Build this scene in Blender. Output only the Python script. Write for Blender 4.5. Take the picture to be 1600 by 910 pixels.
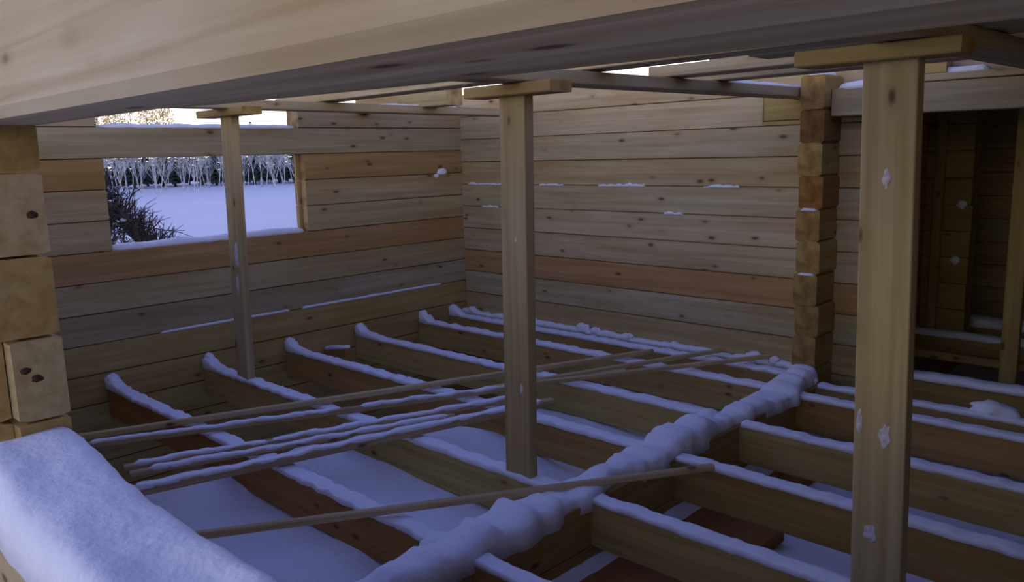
import bpy, bmesh, math, random
from mathutils import Vector, Matrix, noise

for o in list(bpy.data.objects):
    bpy.data.objects.remove(o, do_unlink=True)
scene = bpy.context.scene
COL = scene.collection
random.seed(7)

# ------------------------------------------------------------------ camera
# All positions are written in metres from the camera; LIFT puts the outdoor ground near z = 0.
LIFT = 1.85
F_PX, PITCH, ROLL, YAW = 1269.4, 0.1683, -0.0267, 0.7749
cam_d = bpy.data.cameras.new('camera')
cam = bpy.data.objects.new('camera', cam_d)
COL.objects.link(cam)
cam_d.sensor_width = 36.0
cam_d.lens = F_PX / 1600.0 * 36.0
cam_d.clip_start = 0.02
cam_d.clip_end = 600
R_roll = Matrix.Rotation(-ROLL, 3, 'Y')
R_cam = Matrix.Rotation(YAW, 3, 'Z') @ Matrix.Rotation(-PITCH, 3, 'X') @ R_roll
right, fwd, up = R_cam @ Vector((1, 0, 0)), R_cam @ Vector((0, 1, 0)), R_cam @ Vector((0, 0, 1))
M = Matrix((right, up, -fwd)).transposed().to_4x4()
M.translation = (0, 0, LIFT)
cam.matrix_world = M
scene.camera = cam

# ------------------------------------------------------------------ sky (dusk: pale warm horizon, blue above)
world = bpy.data.worlds.new('dusk_sky')
scene.world = world
world.use_nodes = True
wn, wl = world.node_tree.nodes, world.node_tree.links
wn.clear()
wtc = wn.new('ShaderNodeTexCoord')
wsep = wn.new('ShaderNodeSeparateXYZ')
wramp = wn.new('ShaderNodeValToRGB')
wbg = wn.new('ShaderNodeBackground')
wout = wn.new('ShaderNodeOutputWorld')
wl.new(wtc.outputs['Generated'], wsep.inputs[0])
wl.new(wsep.outputs['Z'], wramp.inputs[0])
wl.new(wramp.outputs[0], wbg.inputs[0])
wl.new(wbg.outputs[0], wout.inputs[0])
cr = wramp.color_ramp
cr.elements[0].position = 0.0
cr.elements[0].color = (1.0, 0.93, 0.78, 1)
cr.elements[1].position = 1.0
cr.elements[1].color = (0.035, 0.053, 0.185, 1)
for pos, c in ((0.10, (0.90, 0.86, 0.80, 1)), (0.24, (0.50, 0.52, 0.68, 1)), (0.5, (0.112, 0.145, 0.37, 1))):
    e = cr.elements.new(pos)
    e.color = c
wbg.inputs[1].default_value = 2.45

scene.view_settings.view_transform = 'Standard'
scene.view_settings.look = 'None'
scene.view_settings.exposure = 0.0
scene.view_settings.gamma = 1.0
scene.view_settings.use_curve_mapping = False


# ------------------------------------------------------------------ materials
def new_mat(name):
    m = bpy.data.materials.new(name)
    m.use_nodes = True
    return m, m.node_tree.nodes, m.node_tree.links, m.node_tree.nodes['Principled BSDF']


def wood_material():
    m, n, l, b = new_mat('pine_wood')
    tc = n.new('ShaderNodeTexCoord')
    oi = n.new('ShaderNodeObjectInfo')
    off = n.new('ShaderNodeVectorMath'); off.operation = 'SCALE'; off.inputs[0].default_value = (7.3, 5.1, 3.7)
    l.new(oi.outputs['Random'], off.inputs['Scale'])
    add = n.new('ShaderNodeVectorMath'); add.operation = 'ADD'
    l.new(tc.outputs['Object'], add.inputs[0]); l.new(off.outputs[0], add.inputs[1])
    # long grain
    mp = n.new('ShaderNodeMapping'); mp.inputs['Scale'].default_value = (1.1, 30, 30)
    l.new(add.outputs[0], mp.inputs[0])
    g = n.new('ShaderNodeTexNoise'); g.inputs['Scale'].default_value = 1.0; g.inputs['Detail'].default_value = 5
    g.inputs['Distortion'].default_value = 0.6
    l.new(mp.outputs[0], g.inputs[0])
    # broad stains
    mp2 = n.new('ShaderNodeMapping'); mp2.inputs['Scale'].default_value = (1.6, 6, 6)
    l.new(add.outputs[0], mp2.inputs[0])
    s = n.new('ShaderNodeTexNoise'); s.inputs['Scale'].default_value = 1.0; s.inputs['Detail'].default_value = 3
    l.new(mp2.outputs[0], s.inputs[0])
    # knots
    mp3 = n.new('ShaderNodeMapping'); mp3.inputs['Scale'].default_value = (4.2, 9.5, 9.5)
    l.new(add.outputs[0], mp3.inputs[0])
    v = n.new('ShaderNodeTexVoronoi'); v.inputs['Scale'].default_value = 1.0; v.inputs['Randomness'].default_value = 1.0
    l.new(mp3.outputs[0], v.inputs[0])
    kr = n.new('ShaderNodeValToRGB')
    kr.color_ramp.elements[0].position = 0.06; kr.color_ramp.elements[0].color = (0.8, 0.8, 0.8, 1)
    kr.color_ramp.elements[1].position = 0.13; kr.color_ramp.elements[1].color = (0, 0, 0, 1)
    l.new(v.outputs['Distance'], kr.inputs[0])
    halo = n.new('ShaderNodeValToRGB')
    halo.color_ramp.elements[0].position = 0.10; halo.color_ramp.elements[0].color = (0.30, 0.30, 0.30, 1)
    halo.color_ramp.elements[1].position = 0.26; halo.color_ramp.elements[1].color = (0, 0, 0, 1)
    l.new(v.outputs['Distance'], halo.inputs[0])
    gr = n.new('ShaderNodeValToRGB')
    gr.color_ramp.elements[0].position = 0.30; gr.color_ramp.elements[0].color = (0.67, 0.61, 0.47, 1)
    gr.color_ramp.elements[1].position = 0.66; gr.color_ramp.elements[1].color = (0.90, 0.88, 0.78, 1)
    l.new(g.outputs[0], gr.inputs[0])
    sr = n.new('ShaderNodeValToRGB')
    sr.color_ramp.elements[0].position = 0.32; sr.color_ramp.elements[0].color = (0.93, 0.87, 0.74, 1)
    sr.color_ramp.elements[1].position = 0.62; sr.color_ramp.elements[1].color = (1.04, 1.04, 1.06, 1)
    l.new(s.outputs[0], sr.inputs[0])

    def mul(a, c):
        x = n.new('ShaderNodeMix'); x.data_type = 'RGBA'; x.blend_type = 'MULTIPLY'; x.inputs[0].default_value = 1.0
        l.new(a, x.inputs[6]); l.new(c, x.inputs[7])
        return x.outputs[2]
    base = mul(mul(oi.outputs['Color'], gr.outputs[0]), sr.outputs[0])
    mh = n.new('ShaderNodeMix'); mh.data_type = 'RGBA'
    l.new(halo.outputs[0], mh.inputs[0]); l.new(base, mh.inputs[6]); mh.inputs[7].default_value = (0.30, 0.155, 0.055, 1)
    mk = n.new('ShaderNodeMix'); mk.data_type = 'RGBA'
    l.new(kr.outputs[0], mk.inputs[0]); l.new(mh.outputs[2], mk.inputs[6]); mk.inputs[7].default_value = (0.06, 0.028, 0.014, 1)
    l.new(mk.outputs[2], b.inputs['Base Color'])
    b.inputs['Roughness'].default_value = 0.75
    b.inputs['Specular IOR Level'].default_value = 0.25
    bp = n.new('ShaderNodeBump'); bp.inputs['Strength'].default_value = 0.25; bp.inputs['Distance'].default_value = 0.004
    l.new(g.outputs[0], bp.inputs['Height']); l.new(bp.outputs[0], b.inputs['Normal'])
    return m


def endgrain_material():
    m, n, l, b = new_mat('pine_end_grain')
    tc = n.new('ShaderNodeTexCoord'); oi = n.new('ShaderNodeObjectInfo')
    mp = n.new('ShaderNodeMapping'); mp.inputs['Location'].default_value = (0, 0.02, 0.03); mp.inputs['Scale'].default_value = (0, 1, 1)
    l.new(tc.outputs['Object'], mp.inputs[0])
    w = n.new('ShaderNodeTexWave'); w.wave_type = 'RINGS'; w.rings_direction = 'X'
    w.inputs['Scale'].default_value = 22; w.inputs['Distortion'].default_value = 3; w.inputs['Detail'].default_value = 2
    l.new(mp.outputs[0], w.inputs[0])
    ns = n.new('ShaderNodeTexNoise'); ns.inputs['Scale'].default_value = 14
    l.new(tc.outputs['Object'], ns.inputs[0])
    r = n.new('ShaderNodeValToRGB')
    r.color_ramp.elements[0].color = (0.80, 0.70, 0.54, 1); r.color_ramp.elements[1].color = (0.88, 0.78, 0.62, 1)
    l.new(w.outputs[0], r.inputs[0])
    r2 = n.new('ShaderNodeValToRGB')
    r2.color_ramp.elements[0].position = 0.35; r2.color_ramp.elements[0].color = (0.6, 0.5, 0.4, 1)
    r2.color_ramp.elements[1].position = 0.6; r2.color_ramp.elements[1].color = (1, 1, 1, 1)
    l.new(ns.outputs[0], r2.inputs[0])
    x = n.new('ShaderNodeMix'); x.data_type = 'RGBA'; x.blend_type = 'MULTIPLY'; x.inputs[0].default_value = 1
    l.new(r.outputs[0], x.inputs[6]); l.new(oi.outputs['Color'], x.inputs[7])
    y = n.new('ShaderNodeMix'); y.data_type = 'RGBA'; y.blend_type = 'MULTIPLY'; y.inputs[0].default_value = 1
    l.new(x.outputs[2], y.inputs[6]); l.new(r2.outputs[0], y.inputs[7])
    l.new(y.outputs[2], b.inputs['Base Color'])
    b.inputs['Roughness'].default_value = 0.85
    b.inputs['Specular IOR Level'].default_value = 0.2
    return m


def snow_material(name, scale=60.0, col=(0.88, 0.89, 0.91, 1), strength=0.35):
    m, n, l, b = new_mat(name)
    tc = n.new('ShaderNodeTexCoord')
    ns = n.new('ShaderNodeTexNoise'); ns.inputs['Scale'].default_value = scale; ns.inputs['Detail'].default_value = 6
    l.new(tc.outputs['Object'], ns.inputs[0])
    r = n.new('ShaderNodeValToRGB')
    r.color_ramp.elements[0].position = 0.3; r.color_ramp.elements[0].color = (col[0] * .97, col[1] * .97, col[2] * .975, 1)
    r.color_ramp.elements[1].position = 0.7; r.color_ramp.elements[1].color = col
    l.new(ns.outputs[0], r.inputs[0])
    l.new(r.outputs[0], b.inputs['Base Color'])
    b.inputs['Roughness'].default_value = 0.9
    b.inputs['Specular IOR Level'].default_value = 0.15
    bp = n.new('ShaderNodeBump'); bp.inputs['Strength'].default_value = strength; bp.inputs['Distance'].default_value = 0.012
    l.new(ns.outputs[0], bp.inputs['Height']); l.new(bp.outputs[0], b.inputs['Normal'])
    return m


def plain_noise_material(name, c0, c1, scale=8.0, rough=0.9):
    m, n, l, b = new_mat(name)
    tc = n.new('ShaderNodeTexCoord')
    ns = n.new('ShaderNodeTexNoise'); ns.inputs['Scale'].default_value = scale; ns.inputs['Detail'].default_value = 4
    l.new(tc.outputs['Object'], ns.inputs[0])
    r = n.new('ShaderNodeValToRGB')
    r.color_ramp.elements[0].position = 0.35; r.color_ramp.elements[0].color = (*c0, 1)
    r.color_ramp.elements[1].position = 0.65; r.color_ramp.elements[1].color = (*c1, 1)
    l.new(ns.outputs[0], r.inputs[0]); l.new(r.outputs[0], b.inputs['Base Color'])
    b.inputs['Roughness'].default_value = rough
    b.inputs['Specular IOR Level'].default_value = 0.2
    return m


WOOD = wood_material()
ENDG = endgrain_material()
SNOW = snow_material('snow', 55.0)
FIELD = snow_material('field_snow', 1.2, (0.88, 0.89, 0.91, 1), 0.5)
GROUND = snow_material('ground_snow', 30.0, (0.88, 0.89, 0.91, 1), 0.6)
BARK = plain_noise_material('dark_bark', (0.045, 0.038, 0.032), (0.085, 0.072, 0.060), 5)
TWIG = plain_noise_material('frosted_twigs', (0.34, 0.33, 0.32), (0.72, 0.72, 0.72), 3)
FROST = plain_noise_material('frost', (0.52, 0.45, 0.38), (0.72, 0.68, 0.70), 60)
NEEDLE = plain_noise_material('dark_needles', (0.025, 0.040, 0.028), (0.055, 0.078, 0.055), 2)

PALE = (0.56, 0.45, 0.26)
CREAM = (0.62, 0.515, 0.345)
YEL = (0.54, 0.41, 0.16)
GREY = (0.51, 0.42, 0.28)
TAN = (0.47, 0.34, 0.135)
BROWN = (0.30, 0.19, 0.075)


# ------------------------------------------------------------------ helpers
def tag(o, label=None, cat=None, group=None, kind=None):
    if label: o['label'] = label
    if cat: o['category'] = cat
    if group: o['group'] = group
    if kind: o['kind'] = kind
    return o


def empty(name, loc=(0, 0, 0)):
    o = bpy.data.objects.new(name, None)
    o.empty_display_size = 0.1
    COL.objects.link(o)
    o.location = loc
    return o


def link(name, me, mats, parent=None, loc=(0, 0, 0), rot=None, color=(1, 1, 1)):
    o = bpy.data.objects.new(name, me)
    for m in mats:
        if len(me.materials) < len(mats):
            me.materials.append(m)
    COL.objects.link(o)
    base = Vector(loc)
    if parent is not None:
        o.parent = parent
        p = parent
        while p is not None:
            base = base - p.location
            p = p.parent
    if rot is None:
        o.location = base
    else:
        mm = rot.to_4x4(); mm.translation = base
        o.matrix_local = mm
    o.color = (*color, 1)
    return o


def prism_mesh(name, sect, L):
    """section (y, z) list swept along local x from -L/2 to L/2; caps get material 1"""
    n = len(sect)
    vs = [(-L / 2, y, z) for y, z in sect] + [(L / 2, y, z) for y, z in sect]
    fs = [(i, (i + 1) % n, n + (i + 1) % n, n + i) for i in range(n)]
    fs += [tuple(range(n - 1, -1, -1)), tuple(range(n, 2 * n))]
    me = bpy.data.meshes.new(name)
    me.from_pydata(vs, [], fs)
    me.update()
    bm = bmesh.new(); bm.from_mesh(me); bmesh.ops.recalc_face_normals(bm, faces=bm.faces); bm.to_mesh(me); bm.free()
    me.polygons[n].material_index = 1
    me.polygons[n + 1].material_index = 1
    return me


def chamfer_sect(w, h, c, cy=None):
    a, b = w / 2, h / 2
    cy = c if cy is None else cy
    return [(-a + cy, -b), (a - cy, -b), (a, -b + c), (a, b - c), (a - cy, b), (-a + cy, b), (-a, b - c), (-a, -b + c)]


def timber(name, p0, p1, w, h, color=PALE, parent=None, c=0.004, vary=0.06, twist=0.0, cy=None):
    """squared timber: p0, p1 are the ends of its centre line; w across, h tall"""
    p0, p1 = Vector(p0), Vector(p1)
    d = p1 - p0
    X = d.normalized()
    Y = Vector((0, 0, 1)).cross(X)
    if Y.length < 1e-4:
        Y = Vector((0, 1, 0))
    Y.normalize()
    Z = X.cross(Y)
    if twist:
        q = Matrix.Rotation(twist, 3, X)
        Y, Z = q @ Y, q @ Z
    rot = Matrix((X, Y, Z)).transposed()
    k = 1 + random.uniform(-vary, vary)
    col = tuple(min(1, v * k * (1 + random.uniform(-vary, vary) * .4)) for v in color)
    me = prism_mesh(name, chamfer_sect(w, h, min(c, w * .3, h * .3), cy), d.length)
    return link(name, me, (WOOD, ENDG), parent, (p0 + p1) / 2, rot, col)


def log_x(parent, x0, x1, y0, y1, z0, z1, color, jit=0.003, name='log', c=0.0045, cy=.018):
    dy = random.uniform(-jit, jit)
    yc, zc = (y0 + y1) / 2 + dy, (z0 + z1) / 2
    return timber(name, (x0, yc, zc), (x1, yc, zc), y1 - y0, z1 - z0, color, parent, c, cy=cy)


def log_y(parent, y0, y1, x0, x1, z0, z1, color, jit=0.003, name='log', c=0.0045, cy=.018):
    dx = random.uniform(-jit, jit)
    xc, zc = (x0 + x1) / 2 + dx, (z0 + z1) / 2
    return timber(name, (xc, y0, zc), (xc, y1, zc), x1 - x0, z1 - z0, color, parent, c, cy=cy)


def nz(x, y, z=0.0):
    return noise.noise(Vector((x, y, z)))


def snow_ridge(name, path, hw, ht, parent=None, seed=0.0, step=0.02, rough=0.3, heightf=None, widthf=None, round_end=True, sag=0.006, freq=9.0, px=.7, pz_=.6):
    """a ridge of snow along a path of (x, y, z base) points"""
    pts = [Vector(p) for p in path]
    seg = [(pts[i + 1] - pts[i]).length for i in range(len(pts) - 1)]
    L = sum(seg)
    N = max(6, int(L / step))
    K = 9
    vs, fs = [], []
    org = pts[0]
    for i in range(N + 1):
        s = L * i / N
        q, j = s, 0
        while j < len(seg) - 1 and q > seg[j]:
            q -= seg[j]; j += 1
        dirv = (pts[j + 1] - pts[j]).normalized()
        p = pts[j] + dirv * q
        side = Vector((0, 0, 1)).cross(dirv).normalized()
        e = 1.0
        if round_end:
            t = min(s, L - s) / (hw * 1.2)
            e = math.sqrt(max(0.02, 1 - (1 - min(1, t)) ** 2))
        H = ht * e * (1 + rough * nz(s * freq, seed, 1.3) + rough * .5 * nz(s * freq * 2.7, seed, 4.1))
        if heightf: H *= heightf(s / L)
        W = hw
        if widthf: W *= widthf(s / L)
        wl_ = W * (0.35 + .65 * e) * (1 + rough * .6 * nz(s * freq * 1.1, seed + 5, 2.2) + rough * .3 * nz(s * freq * 3, seed + 6, 2.2))
        wr_ = W * (0.35 + .65 * e) * (1 + rough * .6 * nz(s * freq * 1.1, seed + 9, 7.2) + rough * .3 * nz(s * freq * 3, seed + 11, 2.2))
        for k in range(K):
            a = math.pi * k / (K - 1)
            cx = math.cos(a); sx = math.sin(a)
            ox = math.copysign(abs(cx) ** px, cx) * (wl_ if cx > 0 else wr_)
            oz = (sx ** pz_ if sx > 1e-6 else 0) * H * (1 + rough * .25 * nz(s * 20, k * 1.7, seed))
            if k in (0, K - 1): oz = -sag
            v = p + side * ox + Vector((0, 0, oz)) - org
            vs.append(v[:])
    for i in range(N):
        for k in range(K - 1):
            a = i * K + k
            fs.append((a, a + 1, a + K + 1, a + K))
        fs.append((i * K + K - 1, i * K, (i + 1) * K, (i + 1) * K + K - 1))
    fs.append(tuple(range(K)))
    fs.append(tuple(N * K + k for k in reversed(range(K))))
    me = bpy.data.meshes.new(name)
    me.from_pydata(vs, [], fs)
    bm = bmesh.new(); bm.from_mesh(me); bmesh.ops.recalc_face_normals(bm, faces=bm.faces); bm.to_mesh(me); bm.free()
    for p in me.polygons: p.use_smooth = True
    return link(name, me, (SNOW,), parent, org)


def snow_blob(name, loc, r, parent=None, seed=0.0, rough=0.35):
    bm = bmesh.new()
    bmesh.ops.create_icosphere(bm, subdivisions=3, radius=1.0)
    for v in bm.verts:
        k = 1 + rough * nz(v.co.x * 1.6 + seed, v.co.y * 1.6, v.co.z * 1.6) + rough * .4 * nz(v.co.x * 4 + seed, v.co.y * 4, v.co.z * 4)
        v.co = Vector((v.co.x * r[0] * k, v.co.y * r[1] * k, v.co.z * r[2] * k))
    for f in bm.faces: f.smooth = True
    me = bpy.data.meshes.new(name); bm.to_mesh(me); bm.free()
    return link(name, me, (SNOW,), parent, loc)


# ------------------------------------------------------------------ main dimensions (metres from the camera)
XL = -5.019          # inner face of the wall with the far window
YB = 4.572           # inner face of the back wall
JT = -1.316          # top of the floor joists
LH = 0.1794          # height of one squared log
TH = 0.145           # thickness of the log walls
SL = 0.2105          # seam levels: left wall SL - k*LH, back wall SB - k*LH
SB = 0.4755
YO, YI = 0.42, 0.565  # outer and inner face of the near wall
XJ = -1.97            # window jamb of the near wall
LB = 0.085            # underside of the lintel log
GX0, GX1 = -1.975, -1.835   # girder
XR = 1.9              # end wall on the right


def ground_z(x, y):
    z = -1.515 + 0.035 * nz(x * .9, y * .9, 3) + 0.03 * nz(x * 2.6, y * 2.6, 1) + .012 * nz(x * 8, y * 8, 1) + .004 * nz(x * 22, y * 22, 1)
    for (bx, by, r, h) in ((-3.45, 1.42, .30, .11), (-3.40, 2.0, .28, .12), (-2.95, 2.62, .33, .13), (-3.9, 2.6, .4, .05),
                           (-2.62, 1.2, .35, .02), (-1.3, 2.65, .4, .03), (-4.3, 3.3, .5, .04)):
        z += h * math.exp(-((x - bx) ** 2 + (y - by) ** 2) / (2 * (r * .6) ** 2))
    tr = min(1, max(0, (-3.48 - .10 * nz(0, y * 1.7, 9) + .12 * (y - 2) - x) / .30))
    tr = tr * tr * (3 - 2 * tr)
    z -= .62 * tr
    far = min(1, max(0, (y - 4.5) / .5))
    return z - .30 * far - .13 * min(1, max(0, (x + 1.85) / .1)) * (1 - far)


def grid_mesh(name, xs, ys, fz):
    nx, ny = len(xs), len(ys)
    vs = [(x, y, fz(x, y)) for y in ys for x in xs]
    fs = [(j * nx + i, j * nx + i + 1, (j + 1) * nx + i + 1, (j + 1) * nx + i) for j in range(ny - 1) for i in range(nx - 1)]
    me = bpy.data.meshes.new(name)
    me.from_pydata(vs, [], fs)
    for p in me.polygons: p.use_smooth = True
    return me


def frange(a, b, s):
    n = max(1, int(round((b - a) / s)))
    return [a + (b - a) * i / n for i in range(n + 1)]


# ------------------------------------------------------------------ ground
g_in = link('floor', grid_mesh('floor', frange(XL - .05, XR + .1, .05), frange(YI - .05, 9.4, .05), ground_z), (GROUND,))
tag(g_in, 'uneven snow on the ground beneath the open floor joists', 'snow', kind='structure')


def field_z(x, y):
    d = math.hypot(x, y)
    z = -1.9 + 0.10 * nz(x * .12, y * .12, 8) + .035 * nz(x * .45, y * .45, 2)
    if x > -6.2: z = -1.95 + .03 * nz(x, y, 2)
    if (x > -5.3 and .42 < y < 4.8) or (x > -2.0 and .42 < y < 9.3): return -2.75
    z += 0.75 * math.exp(-((x + 9.6) ** 2 / 2.2 + (y - 5.0) ** 2 / .9)) * .35
    z += 0.35 * math.exp(-((x + 21.5) ** 2 + (y - 12.6) ** 2) / .5)
    z += 0.25 * math.exp(-((x + 15) ** 2 / 14 + (y - 6.6) ** 2 / 3))
    return z


xs = frange(-140, -40, 4) + frange(-39, -12, .6) + frange(-11.8, -5.4, .2) + frange(-5, 20, 2.5) + frange(24, 140, 8)
ys = frange(-140, -12, 8) + frange(-10, 0, 1.5) + frange(.4, 16, .3) + frange(17, 60, 1.5) + frange(64, 140, 6)
fld = link('ground', grid_mesh('ground', xs, ys, field_z), (FIELD,))
tag(fld, 'open snow covered field stretching from the house to the trees', 'snow field', kind='structure')

# ------------------------------------------------------------------ wall_left (with the far window)
wl_ = tag(empty('wall_left', (XL - TH / 2, 0.4, -1.75)), 'log wall with the open far window', 'wall', kind='structure')
WY0, WY1 = 1.77, 3.095
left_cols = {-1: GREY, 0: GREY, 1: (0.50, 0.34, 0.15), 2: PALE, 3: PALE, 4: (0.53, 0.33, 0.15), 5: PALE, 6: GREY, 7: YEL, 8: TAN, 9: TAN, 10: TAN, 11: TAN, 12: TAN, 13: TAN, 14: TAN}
for k in range(-1, 15):
    z1, z0 = SL - k * LH, SL - (k + 1) * LH
    a, b = YO, YB + TH
    if k == -1:
        log_y(wl_, a, 1.755, XL - TH, XL, z0, z1, left_cols[k])
        log_y(wl_, 3.07, b, XL - TH, XL, z0, z1, left_cols[k])
    elif k in (1, 2, 3):
        log_y(wl_, a, WY0, XL - TH, XL, z0, z1, (0.47, 0.30, 0.125) if k == 1 else left_cols[k])
        log_y(wl_, WY1, b, XL - TH, XL, z0, z1, left_cols[k])
    else:
        log_y(wl_, a, b, XL - TH, XL, z0, z1, left_cols[k])
snow_ridge('snow', [(XL - .075, WY0 + .01, SL - 4 * LH), (XL - .075, WY1 - .01, SL - 4 * LH)], .072, .032, wl_, 2.2)
snow_ridge('snow', [(XL - .07, 1.77, SL - .001), (XL - .07, 3.06, SL - .001)], .07, .022, wl_, 5.2)
snow_ridge('snow', [(XL - .004, 3.0, SL - 7 * LH + .002), (XL - .004, 4.3, SL - 7 * LH + .002)], .012, .012, wl_, 8.2)
snow_ridge('snow', [(XL - .004, 2.0, SL - 7 * LH + .002), (XL - .004, 2.9, SL - 7 * LH + .002)], .010, .010, wl_, 9.2)
snow_blob('snow', (XL + .004, 4.35, -0.135), (.015, .05, .026), wl_, 3.0)
snow_blob('snow', (XL + .004, 4.29, -0.165), (.012, .025, .018), wl_, 5.0)

for k in (1, 2, 3):
    timber('tongue', (XL - .075, WY1 - .004, SL - k * LH - .004), (XL - .075, WY1 - .004, SL - (k + 1) * LH + .004), .05, .018, (0.62, 0.47, 0.24), wl_)

# ------------------------------------------------------------------ wall_back
wb_ = tag(empty('wall_back', (-3.3, YB + TH / 2, -1.75)), 'long back log wall with one orange log', 'wall', kind='structure')
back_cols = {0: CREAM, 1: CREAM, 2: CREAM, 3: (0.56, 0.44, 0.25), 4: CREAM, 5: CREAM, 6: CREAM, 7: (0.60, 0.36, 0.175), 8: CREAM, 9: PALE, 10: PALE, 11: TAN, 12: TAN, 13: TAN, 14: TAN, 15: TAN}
XBE = -1.60
for k in range(0, 16):
    z1, z0 = SB - k * LH, SB - (k + 1) * LH
    if k == 1:
        log_x(wb_, XL - TH, -2.36, YB, YB + TH, z0, z1, back_cols[k])
        log_x(wb_, -2.36, -2.0, YB + .012, YB + TH, z0 + .028, z1, YEL)
        log_x(wb_, -2.36, -2.0, YB + .004, YB + TH, z0, z0 + .028, YEL)
        log_x(wb_, -2.0, XBE, YB, YB + TH, z0, z1, back_cols[k])
    elif k == 0:
        log_x(wb_, XL - TH, XR, YB, YB + TH, z0, z1, back_cols[k])
    else:
        log_x(wb_, XL - TH, XBE, YB, YB + TH, z0, z1, back_cols[k])
for (xa, xb_, zz, r, sd) in ((-4.16, -3.92, SB - 4 * LH, .012, 1), (-3.6, -3.3, SB - 4 * LH, .010, 2), (-2.75, -2.5, SB - 4 * LH, .011, 3), (-4.95, -4.5, SB - 4 * LH, .011, 7),
                             (-3.05, -2.9, SB - 5 * LH, .010, 4), (-4.8, -4.6, SB - 5 * LH, .01, 5), (-3.35, -3.2, SB - 4 * LH, .014, 9)):
    snow_ridge('snow', [(xa, YB + .003, zz), (xb_, YB + .003, zz)], .010, r * .8, wb_, sd * 3.1, rough=1.3, freq=22, step=.01)

# ------------------------------------------------------------------ wall_front (the near wall we look through)
wf_ = tag(empty('wall_front', (-2.5, (YO + YI) / 2, -1.85)), 'near log wall whose open window frames the view', 'wall', kind='structure')
jz = [0.085, -0.01, -0.19, -0.37, -0.557, -0.737]
jcol = [TAN, PALE, TAN, PALE, TAN]
for i in range(5):
    z1, z0 = jz[i] - (.006 if i else 0), jz[i + 1]
    if i >= 3:      # the lower logs are notched on the outer third
        log_x(wf_, XL - TH, XJ, .462, YI, z0, z1, jcol[i], jit=.001)
        log_x(wf_, XL - TH, XJ - .05, YO, .461, z0, z1, TAN, jit=.001)
    else:
        log_x(wf_, XL - TH, XJ, YO, YI, z0, z1, jcol[i], jit=.001)
for o in wf_.children:
    for p in o.data.polygons: p.material_index = 0
KNOT = plain_noise_material('dark_knot', (0.04, 0.02, 0.012), (0.10, 0.05, 0.025), 60)
for (ky, kz, kr_) in ((.537, -.104, .008), (.486, -.442, .008), (.507, -.463, .009)):
    kn = snow_blob('knot', (XJ + .0005, ky, kz), (.002, kr_ * 1.3, kr_), wf_, ky * 50, .4)
    kn.data.materials[0] = KNOT
# lintel log with a chamfered lower outer edge
me = prism_mesh('log', [(-.0725 + .012, 0), (.0725, 0), (.0725, .2), (-.0725, .2), (-.0725, .019)], 8.2)
lintel = link('log', me, (WOOD, ENDG), wf_, (-1.05, (YO + YI) / 2, LB), None, CREAM)
zz = -.737
for i in range(9):
    log_x(wf_, XL - TH, XR + TH, YO, YI, zz - LH, zz, CREAM if i < 2 else PALE)
    zz -= LH
for i in range(4):
    log_x(wf_, .28, XR + TH, YO, YI, LB - .2055 * (i + 1), LB - .2055 * i, PALE)
# waney-edged timber set behind the lintel
pl = [(-1.75, YI + .002), (-1.45, YI + .004), (-1.31, .575), (-1.23, .610), (-.98, .640), (-.82, .660), (-.55, .676), (-.367, .69), (.2, .70), (1.2, .70), (1.2, YI + .002)]
bm = bmesh.new()
lo = [bm.verts.new((x, y, 0)) for x, y in pl]; hi = [bm.verts.new((x, y, .055)) for x, y in pl]
bm.faces.new(lo); bm.faces.new(list(reversed(hi)))
for i in range(len(pl)):
    j = (i + 1) % len(pl)
    bm.faces.new((lo[i], lo[j], hi[j], hi[i]))
bmesh.ops.recalc_face_normals(bm, faces=bm.faces)
me = bpy.data.meshes.new('lintel_backing_board'); bm.to_mesh(me); bm.free()
bb = link('lintel_backing_board', me, (WOOD,), None, (0, 0, LB + .001), None, GREY)
tag(bb, 'waney edged board fixed along the inner side of the near lintel log', 'board')

# log wall added out of view beside the near window to block sky light
ww_ = tag(empty('wall_light_block', (1.15, -1.8, -1.85)), 'log wall of the wing jutting out beside the near window', 'wall', kind='structure')
for k in range(-1, 12):
    log_y(ww_, -4.2, YO, 1.08, 1.08 + TH, SL - (k + 1) * LH, SL - k * LH, PALE)
# snow on the near sill
random.seed(21)


def sill_snow():
    xs_ = frange(XJ + .002, .275, .02)
    K = 22
    vs, fs = [], []
    for x in xs_:
        w0 = .352 + .016 * nz(x * 3, 1, 1) + .006 * nz(x * 12, 3, 1)
        w1 = .590 + .010 * nz(x * 4, 7, 1) + .005 * nz(x * 14, 3, 6)
        for k in range(K):
            t = k / (K - 1)
            y = w0 + (w1 - w0) * t
            prof = (1 - abs(2 * t - 1) ** 7) ** .5 if 0 < t < 1 else 0
            z = -.745 + prof * (.112 + .012 * nz(x * 4, y * 8, 2) + .006 * nz(x * 13, y * 13, 5) + .003 * nz(x * 40, y * 40, 5))
            z -= .022 * math.exp(-((x + 1.10) ** 2 / .10 + (y - .46) ** 2 / .004)) * prof
            z += .05 * math.exp(-((x + 1.99) / .24) ** 2) * prof
            vs.append((x, y, z))
    nx = len(xs_)
    for i in range(nx - 1):
        for k in range(K - 1):
            a = i * K + k
            fs.append((a, a + K, a + K + 1, a + 1))
        fs.append((i * K, i * K + K - 1, (i + 1) * K + K - 1, (i + 1) * K))
    fs.append(tuple(range(K))); fs.append(tuple((nx - 1) * K + k for k in reversed(range(K))))
    me = bpy.data.meshes.new('sill_snow'); me.from_pydata(vs, [], fs)
    bm = bmesh.new(); bm.from_mesh(me); bmesh.ops.recalc_face_normals(bm, faces=bm.faces); bm.to_mesh(me); bm.free()
    for p in me.polygons: p.use_smooth = True
    return link('sill_snow', me, (SNOW,))


tag(sill_snow(), 'thick soft snow lying along the near window sill log', 'snow', kind='stuff')

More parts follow.
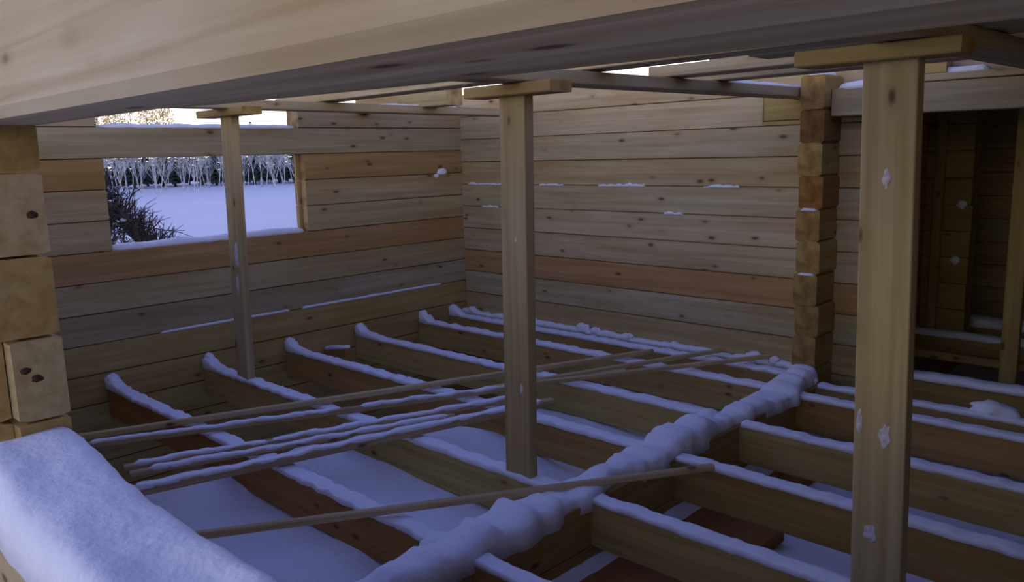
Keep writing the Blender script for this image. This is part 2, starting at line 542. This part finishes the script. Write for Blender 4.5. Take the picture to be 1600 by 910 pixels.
# ------------------------------------------------------------------ partition stub (log ends) and walls of the rooms behind
wp_ = tag(empty('wall_partition', (-1.94, 4.45, -1.75)), 'stub of stacked partition log ends standing against the back wall', 'wall', kind='structure')
pcol = [TAN, BROWN, YEL, (0.42, 0.24, 0.07), TAN, YEL, TAN, TAN, TAN, TAN]
pz = SL - .02 + LH
for i in range(10):
    y0 = 4.345 + random.uniform(-.008, .008)
    log_y(wp_, y0, YB + .004, -2.022, -1.887, pz - LH, pz, pcol[i], jit=.006, c=.012, cy=.014)
    if i in (4, 6):
        snow_ridge('snow', [(-2.0, y0 + .004, pz - .004), (-1.91, y0 + .004, pz - .004)], .014, .009, wp_, i)
    pz -= LH
snow_ridge('snow', [(-1.955, 4.37, SL - .02 + LH - .003), (-1.955, 4.56, SL - .02 + LH - .003)], .055, .03, wp_, 6.6)

wr_ = tag(empty('wall_right', (XR + TH / 2, 3, -1.75)), 'log end wall of the dark side rooms', 'wall', kind='structure')  # out of view, added so the right side gets darker
for k in range(0, 15):
    log_y(wr_, YI, 9.2, XR, XR + TH, SB - (k + 1) * LH, SB - k * LH, PALE)
wd_ = tag(empty('wall_far', (-1.0, 9.3, -1.75)), 'dark log wall closing the rooms behind', 'wall', kind='structure')
for k in range(0, 15):
    log_x(wd_, -2.05, XR + TH, 9.2, 9.2 + TH, SB - (k + 1) * LH, SB - k * LH, PALE)
ws_ = tag(empty('wall_side', (-1.96, 6.0, -1.75)), 'dark log side wall of the room behind the doorway', 'wall', kind='structure')
for k in range(0, 14):
    log_y(ws_, YB + TH + .002, 9.2, -2.03, -1.89, SB - (k + 1) * LH, SB - k * LH, TAN)
wc_ = tag(empty('wall_cross', (-1.7, 6.1, -1.75)), 'short dark cross wall of stacked logs seen through the doorway', 'wall', kind='structure')
for k in range(-1, 10):
    log_x(wc_, -1.89, -1.60 + random.uniform(-.006, .006), 6.05, 6.19, SL - (k + .5) * LH - .008, SL - (k - .5) * LH - .008, TAN)
for k in range(-1, 10):
    log_x(wc_, -1.89, -1.42 + random.uniform(-.006, .006), 7.15, 7.29, SL - (k + .5) * LH - .008, SL - (k - .5) * LH - .008, PALE)
timber('stud', (-1.80, 6.03, -1.4), (-1.80, 6.03, .3), .035, .06, TAN, wc_)
timber('stud', (-1.13, 5.22, -1.5), (-1.13, 5.22, .4), .05, .09, TAN, wc_)
snow_blob('snow', (-1.66, 6.05, -.42), (.03, .012, .03), wc_, 2)
snow_blob('snow', (-1.68, 6.05, -.80), (.03, .012, .028), wc_, 4)

hd = tag(empty('header_beam', (-.1, 4.42, .15)), 'squared header beam running from the partition log ends across the dark doorway', 'beam')
timber('beam', (-1.88, 4.49, .222), (XR, 4.49, .205), .15, .145, GREY, hd)
snow_ridge('snow', [(-1.86, 4.47, .293), (-1.45, 4.47, .292)], .06, .035, hd, 4.4)

# ------------------------------------------------------------------ girder, foundation plank, joists
gd = tag(empty('girder', ((GX0 + GX1) / 2, 1.0, -1.6)), 'floor girder under a thick lumpy ridge of snow running to the partition log ends', 'beam')
timber('beam', ((GX0 + GX1) / 2, YI, JT - .09), ((GX0 + GX1) / 2, 4.34, JT - .09), GX1 - GX0, .18, TAN, gd)
timber('beam', ((GX0 + GX1) / 2, YI, JT - .268), ((GX0 + GX1) / 2, 4.34, JT - .268), GX1 - GX0, .17, TAN, gd)


def gw(t):
    return 1.0 + .22 * math.sin(t * 23) + .12 * math.sin(t * 57 + 1)


def gh(t):
    return 1.0 + .25 * math.sin(t * 19 + 2) + .15 * math.sin(t * 41)


snow_ridge('snow', [(-1.90, .62, JT), (-1.895, 1.7, JT), (-1.91, 2.3, JT), (-1.925, 3.1, JT), (-1.905, 3.7, JT), (-1.93, 4.36, JT)], .078, .060, gd, 3.3, rough=.5, widthf=gw, heightf=gh, sag=.03, freq=8, px=.6, pz_=.5)
snow_blob('snow', (-1.99, 1.615, JT - .03), (.07, .05, .07), gd, 9)
snow_blob('snow', (-1.98, 3.35, JT - .005), (.075, .10, .06), gd, 4)
snow_blob('snow', (-1.93, 4.30, JT + .03), (.08, .07, .06), gd, 7)
snow_blob('snow', (-1.97, 2.78, JT - .0), (.06, .10, .05), gd, 2)

fp = tag(empty('foundation_plank', (-1.63, 3, -1.66)), 'wide reddish foundation plank lying beside the snowy girder below the joists', 'plank')
timber('plank', (-1.63, .7, -1.61), (-1.63, 3.05, -1.61), .40, .06, (0.46, 0.20, 0.065), fp)
timber('plank', (-1.72, 3.06, -1.64), (-1.72, 4.3, -1.64), .22, .06, (0.46, 0.20, 0.065), fp)
for (x, y, r) in ((-1.72, 2.55, .09), (-1.70, 2.62, .07), (-1.60, 2.45, .06), (-1.74, 1.98, .10), (-1.5, 2.72, .04), (-1.58, 2.05, .03)):
    snow_blob('snow', (x, y, -1.58), (r, r * .8, .022), fp, x * 9 + y)

JB = 0.178
ordw = ['', 'first', 'second', 'third', 'fourth', 'fifth', 'sixth', 'seventh', 'eighth']
left_j = [(4.40, TAN), (4.07, TAN), (3.46, YEL), (2.87, (0.46, 0.29, 0.10)), (2.28, YEL), (1.68, (0.44, 0.235, 0.075)), (1.085, TAN)]
right_j = [(4.27, TAN), (4.03, (0.46, 0.29, 0.10)), (3.43, YEL), (2.87, (0.46, 0.29, 0.10)), (2.30, YEL), (1.68, (0.44, 0.235, 0.075)), (1.085, TAN)]


def rise(t):
    return 1 + 2.6 * math.exp(-(t / .035) ** 2)


for i, (y, col) in enumerate(left_j):
    j = tag(empty('floor_joist', (-3.5, y, JT - JB)), 'snowy floor joist, ' + ordw[i + 1] + ' from the back wall, between windowed wall and girder', 'joist', 'joists on the windowed side of the girder')
    timber('timber', (XL + .002, y, JT - JB / 2), (GX0 + .005, y, JT - JB / 2), .058, JB, col, j)
    snow_ridge('snow', [(XL + .004, y, JT), (GX0 - .02, y, JT)], .037, .020, j, i * 7.7, rough=.5, heightf=rise, round_end=False, sag=.004, px=.35, pz_=.3, freq=14)
    snow_blob('snow', (XL + .03, y, JT + .045), (.045, .034, .045), j, i * 3.3)
for i, (y, col) in enumerate(right_j):
    j = tag(empty('floor_joist', (-.2, y, JT - JB)), 'snowy floor joist, ' + ordw[i + 1] + ' before the doorway, between girder and dark end wall', 'joist', 'joists on the dark side of the girder')
    timber('timber', (GX1 - .005, y, JT - JB / 2), (XR + .002, y, JT - JB / 2), .058, JB, col, j)
    snow_ridge('snow', [(GX1 + .01, y, JT), (XR - .01, y, JT)], .034, .020, j, 50 + i * 7.7, rough=.4, round_end=False, sag=.004, px=.35, pz_=.3, freq=14)
    if i == 0:
        snow_blob('snow', (-.98, 4.30, JT + .03), (.11, .05, .04), j, 1.1)
lg = tag(empty('wall_ledger', (-3.4, 4.52, JT - JB)), 'snowy ledger board fixed along the foot of the back log wall', 'joist')
timber('timber', (XL + .002, 4.545, JT - JB / 2), (-2.03, 4.545, JT - JB / 2), .05, JB, TAN, lg)
snow_ridge('snow', [(XL + .004, 4.54, JT), (-2.04, 4.54, JT)], .032, .032, lg, 91, rough=.7, round_end=False)
for (x, r) in ((-3.72, .06), (-3.6, .04), (-3.3, .03), (-2.35, .055), (-2.22, .04), (-4.9, .05)):
    snow_blob('snow', (x, 4.53, JT + .03), (r, .03, r * .7), lg, x)

far_j = [(4.80, 'snowy joist just beyond the doorway under the header beam'), (6.10, 'snowy joist at the foot of the short dark cross wall'), (6.48, 'deep snowed joist behind the foot of the short dark cross wall')]
for i, (y, lab) in enumerate(far_j):
    j = tag(empty('floor_joist', (-.2, y, JT - JB)), lab, 'joist', 'joists in the room behind the doorway')
    timber('timber', (-1.89, y - .12 * (i == 1), JT - JB / 2), (XR, y - .12 * (i == 1), JT - JB / 2), .06, JB, TAN, j)
    snow_ridge('snow', [(-1.88, y - .12 * (i == 1), JT), (XR, y - .12 * (i == 1), JT)], .05 if i < 2 else .09, .035 if i < 2 else .06, j, 33 + i, round_end=False)
bp_ = timber('bare_pole', (-1.88, 5.48, JT - .02), (XR, 5.40, JT - .02), .06, .05, TAN)
tag(bp_, 'bare thin pole crossing the dark floor beyond the doorway', 'pole')

# short snowy block on the third bay
sb = tag(empty('nailing_block', (-4.86, 3.16, JT - .1)), 'short snowy block nailed low on the windowed log wall between two joists', 'block')
timber('block', (XL + .002, 3.17, JT - .085), (-4.70, 3.15, JT - .03), .05, .07, TAN, sb)
snow_ridge('snow', [(XL + .01, 3.17, JT - .05), (-4.70, 3.15, JT + .004)], .03, .02, sb, 12)

# ------------------------------------------------------------------ support posts
random.seed(5)


def vertical_board(name, x, y, z0, z1, wx, wy, color, parent, lean=0.0):
    X = Vector((-lean, 0, z1 - z0)); L = X.length; X.normalize()
    Z = Vector((0, 1, 0)); Yv = Z.cross(X)
    rot = Matrix((X, Yv, Z)).transposed()
    me = prism_mesh(name, chamfer_sect(wx, wy, .003), L)
    return link(name, me, (WOOD, ENDG), parent, (x + lean / 2, y, (z0 + z1) / 2), rot, color)


def support_post(x, lean, wx, wy, z0, z1, col, label, hx, capz, capcol):
    t = tag(empty('support_post', (x, 2.28, z0)), label, 'post', 'temporary posts under the ceiling boards')
    vertical_board('post', x, 2.28, z0, z1, wx, wy, col, t, lean)
    timber('cap_board', (hx[0], 2.27, capz + .021), (hx[1], 2.27, capz + .021), .12, .042, capcol, t)
    return t


p1 = support_post(-4.45, -.06, .13, .05, JT - .003, .248, PALE, 'narrow temporary support post standing in front of the far window', (-4.72, -4.17), .247, TAN)
p2 = support_post(-2.185, -.02, .135, .05, JT - .003, .213, PALE, 'temporary support post standing midway before the back log wall', (-2.40, -1.95), .212, TAN)
p3 = support_post(-.81, .03, .14, .05, JT - .003, .213, PALE, 'pale wide support post standing before the dark doorway', (-1.05, -.63), .212, TAN)
for (p, x, y, z, a, b_, s) in ((p3, -.805, 2.256, -.09, .010, .028, 1), (p3, -.775, 2.256, -.80, .016, .035, 2), (p3, -.80, 2.256, -1.10, .018, .028, 3), (p3, -.845, 2.256, -.78, .008, .045, 5),
                               (p2, -2.17, 2.256, -.93, .008, .022, 6), (p2, -2.18, 2.256, -.33, .006, .014, 7), (p1, -4.45, 2.256, -.55, .022, .09, 8), (p1, -4.47, 2.256, -.72, .016, .06, 9)):
    snow_blob('snow', (x, y, z), (a, .0035, b_), p, s * 2.2, .5).data.materials[0] = FROST

# ------------------------------------------------------------------ ceiling boards
def ceil_board(name, p0, p1, w, h, col, label, cat, snow=None, group=None):
    t = tag(empty(name, ((p0[0] + p1[0]) / 2, (p0[1] + p1[1]) / 2, min(p0[2], p1[2]) - h / 2)), label, cat, group)
    timber('board', p0, p1, w, h, col, t)
    if snow:
        for (a, b_, hw, ht) in snow:
            P = lambda u: tuple(p0[i] + (p1[i] - p0[i]) * u + (h / 2 - .002 if i == 2 else 0) for i in range(3))
            snow_ridge('snow', [P(a), P(b_)], hw, ht, t, a * 9 + p0[0])
    return t


ceil_board('ceiling_bearer', (-4.42, 1.5, .317), (-4.30, 4.70, .290), .15, .05, GREY, 'flat bearer board lying on the post cap in front of the far window', 'board', [(.55, .75, .05, .015)])
ceil_board('ceiling_bearer', (-2.16, 1.3, .281), (-2.10, 4.66, .287), .14, .052, GREY, 'flat bearer board running from the middle post cap to the partition log ends', 'board', [(.72, .96, .055, .02)])
ceil_board('ceiling_bearer', (-.80, 1.3, .281), (-.70, 4.62, .287), .15, .052, GREY, 'dark bearer board lying on the cap of the wide post before the doorway', 'board', [(.25, .4, .05, .02)])
CJ = .312
ceil_board('ceiling_joist', (-4.97, 2.955, .3686), (1.2, 2.36, .3185), .15, .05, CREAM, 'long pale ceiling board lying across all three bearer boards', 'board')
ceil_board('ceiling_joist', (-1.47, 2.81, CJ + .028), (XR, 2.80, CJ + .028), .15, .05, CREAM, 'shorter pale ceiling board lying close behind the long one', 'board')
ceil_board('ceiling_joist', (-2.18, 3.22, CJ + .028), (XR, 3.16, CJ + .028), .15, .05, CREAM, 'pale ceiling board whose end overhangs the middle bearer', 'board')
ceil_board('ceiling_joist', (-1.90, 3.26, CJ + .080), (XR, 3.22, CJ + .080), .14, .05, CREAM, 'pale ceiling board stacked on top of the overhanging one', 'board')
ceil_board('ceiling_joist', (-2.19, 3.60, CJ + .028), (XR, 3.50, CJ + .028), .14, .05, CREAM, 'rear pale ceiling board lying nearest the back wall', 'board')
ceil_board('ceiling_joist', (XL + .004, 3.62, CJ + .064), (-4.02, 3.62, CJ + .064), .14, .12, PALE, 'short ceiling board from the windowed wall ending past its bearer', 'board', [(.8, .98, .05, .012)])
# scraps on the header beam
ceil_board('offcut_board', (-1.47, 4.50, .315), (-.3, 4.52, .312), .16, .035, CREAM, 'offcut board lying flat on the header beam over the doorway', 'board', [(.02, .28, .04, .03)])
ceil_board('offcut_block', (-1.45, 4.50, .37), (-1.33, 4.50, .37), .10, .07, YEL, 'small yellow offcut block on the header beam', 'block')
# boards added over the side and rear rooms to keep out sky light
random.seed(11)
for i in range(37):
    yb = .70 + i * .235
    x0 = -2.03 if yb > YB + .1 else -1.22 + random.uniform(-.05, .05)
    b_ = timber('shade_board', (x0, yb, SB + .021), (XR + .1, yb, SB + .021), .225, .04, PALE)
    if yb > YB + .1:
        tag(b_, 'wide loft board roofing the room behind the doorway', 'board', 'loft boards over the room behind the doorway')
    else:
        tag(b_, 'wide loft board laid over the dark side room beside the posts', 'board', 'loft boards over the dark side room')

# ------------------------------------------------------------------ battens lying across the joists
SZ = JT + .04
bats = [
    ('a', (-4.06, 1.17), (-2.90, 4.23), .030, .030, 0.5, 'longest bare batten of the bundle lying across the joists', [(.02, .30)]),
    ('b', (-3.92, 1.14), (-3.02, 3.10), .030, .028, 0.5, 'snow dusted batten lying close beside the longest one', [(.02, .55), (.6, .98)]),
    ('c', (-3.10, 2.95), (-2.55, 4.50), .026, .026, 0.5, 'batten reaching from the bundle to the foot of the back wall', []),
    ('d', (-3.02, 3.10), (-2.24, 4.55), .026, .026, 0.5, 'batten reaching from the bundle almost to the partition log ends', []),
    ('e', (-3.10, 3.20), (-2.77, 3.76), .026, .020, 0.5, 'short batten lying beside the middle post over two joists', []),
    ('f', (-3.49, 1.18), (-2.88, 2.96), .035, .024, 0.5, 'snow covered batten lying beside its twin in the bundle', [(.02, .98)]),
    ('g', (-3.40, 1.17), (-2.92, 2.55), .035, .022, 0.5, 'snow covered batten with a shorter far end in the bundle', [(.05, .98)]),
    ('h', (-3.19, 1.06), (-2.69, 3.02), .045, .036, 0.5, 'stout snowy pole ending near the middle post foot', [(.02, .97)]),
    ('i', (-2.66, 1.06), (-1.60, 2.76), .030, .026, 0.5, 'single bare batten crossing the girder apart from the bundle', [(.02, .12)]),
]
for (_, a, b_, w, h, _c, lab, sn) in bats:
    z = SZ + h / 2 - .012
    if _ in ('c', 'd'): z += .012
    t = tag(empty('batten', ((a[0] + b_[0]) / 2, (a[1] + b_[1]) / 2, JT)), lab, 'batten', 'loose battens on the floor joists')
    timber('stick', (a[0], a[1], z), (b_[0], b_[1], z + (.012 if _ == 'i' else 0)), w, h, (0.70, 0.56, 0.34) if not sn or _ in 'ai' else (0.56, 0.43, 0.29), t, c=.005)
    for (u, v_) in sn:
        P = lambda q: (a[0] + (b_[0] - a[0]) * q, a[1] + (b_[1] - a[1]) * q, z + h / 2 - .002)
        if _ in 'ai':
            continue
        snow_ridge('snow', [P(u), P(v_)], w * .50, .010, t, u * 5 + a[0], rough=.9, px=.5, pz_=.4)

# ------------------------------------------------------------------ outdoors: trees and bush
random.seed(33)


def tube(vs, fs, p, q, r0, r1, n=4):
    d = (q - p)
    if d.length < 1e-5: return
    X = d.normalized()
    Y = X.orthogonal().normalized(); Z = X.cross(Y)
    b = len(vs)
    for (c, r) in ((p, r0), (q, r1)):
        for k in range(n):
            a = 2 * math.pi * k / n
            vs.append((c + Y * math.cos(a) * r + Z * math.sin(a) * r)[:])
    for k in range(n):
        fs.append((b + k, b + (k + 1) % n, b + n + (k + 1) % n, b + n + k))


def grow(vs, fs, p, d, L, r, lev, maxlev, upb=.25, spread=.7):
    q = p + d * L
    tube(vs, fs, p, q, r, r * .6, 5 if lev == 0 else 3)
    if lev >= maxlev: return
    nb = 9 if lev == 0 else 5
    for i in range(nb):
        t = random.uniform(.22 if lev == 0 else .2, 1.0)
        s = p + d * (L * t)
        v = Vector((random.gauss(0, 1), random.gauss(0, 1), random.gauss(0, .5))).normalized()
        nd = (d * .55 + v * spread + Vector((0, 0, upb))).normalized()
        grow(vs, fs, s, nd, L * random.uniform(.32, .5) * (1.25 - .5 * t), r * (.42 if lev == 0 else .5), lev + 1, maxlev, upb, spread)


def mk(name, vs, fs):
    me = bpy.data.meshes.new(name)
    me.from_pydata(vs, [], fs)
    me.update()
    return me


bare = []
for i in range(4):
    vs, fs = [], []
    stems = [(Vector((random.gauss(0, .18), random.gauss(0, .18), -.2)), Vector((random.gauss(0, .13), random.gauss(0, .13), 1)).normalized(), random.uniform(.75, 1.0)) for _ in range(4)]
    for (p, d, q) in stems:
        tube(vs, fs, p, p + d * 1.3, .04, .032, 5)
    tr = mk('trunk', vs, fs); tr.materials.append(TWIG)
    vs, fs = [], []
    for (p, d, q) in stems:
        grow(vs, fs, p + d * .35, d, 3.3 * q, .032, 0, 3, .45, .55)
    cr_ = mk('crown', vs, fs); cr_.materials.append(TWIG)
    bare.append((tr, cr_))
gold = []
m, n_, l_, b_ = new_mat('sunlit_gold_tint')  # glow of low sun on the treetops, put into the crown colour
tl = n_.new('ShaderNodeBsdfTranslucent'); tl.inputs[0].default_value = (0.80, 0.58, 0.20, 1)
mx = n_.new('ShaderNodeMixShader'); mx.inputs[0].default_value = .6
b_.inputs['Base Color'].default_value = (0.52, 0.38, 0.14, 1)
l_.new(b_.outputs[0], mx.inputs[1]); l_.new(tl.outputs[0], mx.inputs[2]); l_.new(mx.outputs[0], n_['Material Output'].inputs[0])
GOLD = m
for i in range(2):
    vs, fs = [], []
    tube(vs, fs, Vector((0, 0, -.3)), Vector((0, 0, 6.4)), .07, .015, 6)
    for k in range(26):
        z = random.uniform(3.2, 6.2); a = random.random() * 6.3
        tube(vs, fs, Vector((0, 0, z)), Vector((math.cos(a) * .9, math.sin(a) * .9, z + .6)), .018, .006, 3)
    tr = mk('trunk', vs, fs); tr.materials.append(BARK)
    vs, fs = [], []
    for k in range(1300):
        a = random.random() * 6.283; z = random.uniform(0, 1); r = (1.0 * math.sin(math.pi * min(1, z * .85 + .12)) ** .7) * math.sqrt(random.random())
        c = Vector((math.cos(a) * r, math.sin(a) * r, 3.0 + 3.7 * z)); u = Vector((random.gauss(0, 1), random.gauss(0, 1), random.gauss(0, 1))).normalized(); v = u.orthogonal().normalized()
        q = len(vs); h_ = .055
        vs += [(c + u * h_)[:], (c + v * h_)[:], (c - u * h_)[:], (c - v * h_)[:]]; fs.append((q, q + 1, q + 2, q + 3))
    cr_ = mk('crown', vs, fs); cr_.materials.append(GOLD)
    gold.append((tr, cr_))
spruce = []
for i in range(3):
    vs, fs = [], []
    tube(vs, fs, Vector((0, 0, -.3)), Vector((0, 0, 4.0)), .09, .015, 6)
    tr = mk('trunk', vs, fs); tr.materials.append(BARK)
    vs, fs = [], []
    for lay in range(15):
        z = .5 + lay * .25
        R = (1.15 * (1 - lay / 15.5)) * random.uniform(.85, 1.1)
        nbr = 11
        for k in range(nbr):
            a = 2 * math.pi * (k + random.random() * .6) / nbr
            rr = R * random.uniform(.75, 1.1)
            dx, dy = math.cos(a), math.sin(a)
            b = len(vs)
            vs += [(0, 0, z + .12), (dx * rr * .55 - dy * rr * .22, dy * rr * .55 + dx * rr * .22, z - rr * .12),
                   (dx * rr, dy * rr, z - rr * .30), (dx * rr * .55 + dy * rr * .22, dy * rr * .55 - dx * rr * .22, z - rr * .12), (dx * rr * .5, dy * rr * .5, z + .06)]
            fs += [(b, b + 1, b + 4), (b + 1, b + 2, b + 4), (b + 2, b + 3, b + 4), (b + 3, b, b + 4)]
    fo = mk('foliage', vs, fs); fo.materials.append(NEEDLE)
    spruce.append((tr, fo))


def put_tree(kind, i, x, y, s, label, group, rz):
    tr, cr_ = {'bare': bare, 'spruce': spruce, 'gold': gold}[kind][i]
    z = field_z(x, y) - .03
    t = tag(empty({'bare': 'bare_tree', 'spruce': 'spruce_tree', 'gold': 'golden_tree'}[kind], (x, y, z)), label, 'tree', group)
    for nm, me in (('trunk', tr), ('foliage' if kind == 'spruce' else 'crown', cr_)):
        o = bpy.data.objects.new(nm, me); COL.objects.link(o); o.parent = t
    t.scale = (s * (1.3 if kind == 'spruce' else 1), s * (1.3 if kind == 'spruce' else 1), s * (random.uniform(1.04, 1.14) if kind == 'spruce' else random.uniform(.95, 1.1))); t.rotation_euler = (0, 0, rz)


def az_pos(az, d):
    return -d * math.sin(az), d * math.cos(az)


for row, d0 in enumerate((56.0, 59.4, 62.8)):
    for i in range(17):
        az = math.radians(44 + 40 * (i + (row * .37) % 1 + random.uniform(-.06, .06)) / 17)
        x, y = az_pos(az, d0 + random.uniform(-.3, .3))
        put_tree('bare', (i + row) % 4, x, y, .80 + random.uniform(-.08, .12), 'bare frosted young tree in the row edging the snow field', 'bare trees along the field edge', random.random() * 6)
for row, d0 in enumerate((67.0, 70.6, 74.2)):
    for i in range(18):
        az = math.radians(42 + 44 * (i + (row * .36) % 1 + random.uniform(-.04, .04)) / 18)
        x, y = az_pos(az, d0)
        put_tree('spruce', (i + row) % 3, x, y, random.uniform(.98, 1.08), 'dark spruce in the belt standing behind the bare trees', 'dark spruces behind the bare trees', random.random() * 6)
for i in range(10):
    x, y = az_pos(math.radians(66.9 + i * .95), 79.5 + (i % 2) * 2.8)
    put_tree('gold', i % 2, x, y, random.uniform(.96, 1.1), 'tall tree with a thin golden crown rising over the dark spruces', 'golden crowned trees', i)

# leaning bush close outside the far window
bu = tag(empty('leaning_bush', (-8.0, 2.95, -1.85)), 'dark leaning bush with snow on its twigs just outside the far window', 'bush')
vs, fs = [], []
trunk_a, trunk_b = Vector((-8.0, 3.40, -1.05)), Vector((-8.1, 2.55, -.05))
tube(vs, fs, Vector((-7.95, 3.75, -1.9)), trunk_a, .09, .085, 6)
tube(vs, fs, trunk_a, trunk_b, .085, .05, 6)
for i in range(4):
    a = Vector((-8.0 + random.uniform(-.3, .3), 2.8 + random.uniform(-.3, .3), -1.9))
    tube(vs, fs, a, a + Vector((random.uniform(-.2, .2), -.25 + random.uniform(-.3, .1), 1.3)), .035, .015, 5)
o = link('trunk', mk('trunk', [(Vector(v))[:] for v in vs], fs), (BARK,), bu, (0, 0, 0))
vs, fs = [], []
for i in range(520):
    t = random.random()
    p = trunk_a.lerp(trunk_b, t) + Vector((random.gauss(0, .10), 0, random.gauss(0, .03)))
    if random.random() < .55:
        d = Vector((random.gauss(0, .4), random.uniform(-.1, .55), random.uniform(.3, 1))).normalized(); L = random.uniform(.08, .26)
    else:
        d = Vector((random.gauss(0, .5), random.uniform(-.9, .1), random.uniform(-1, .2))).normalized(); L = random.uniform(.2, .7)
    q = p + d * L
    tube(vs, fs, p, q, .007, .003, 3)
    for k in range(4):
        s = p.lerp(q, random.uniform(.3, 1))
        e = (d + Vector((random.gauss(0, .6), random.gauss(0, .6), random.gauss(0, .6)))).normalized()
        tube(vs, fs, s, s + e * L * .45, .004, .002, 3)
link('twigs', mk('twigs', vs, fs), (BARK,), bu, (0, 0, 0))
for i in range(46):
    y_ = random.uniform(2.45, 3.2); t = (3.40 - y_) / .85
    z_ = -1.05 + t * 1.0 - random.uniform(-.05, .55)
    r = random.uniform(.012, .03)
    snow_blob('snow', (-8.0 + random.uniform(-.15, .15), y_, z_), (r, r, r * .7), bu, i * 1.3, .5)

# ------------------------------------------------------------------ lift everything to the outdoor ground level
for o in bpy.data.objects:
    if o.parent is None and o.type in ('MESH', 'EMPTY'):
        o.location.z += LIFT
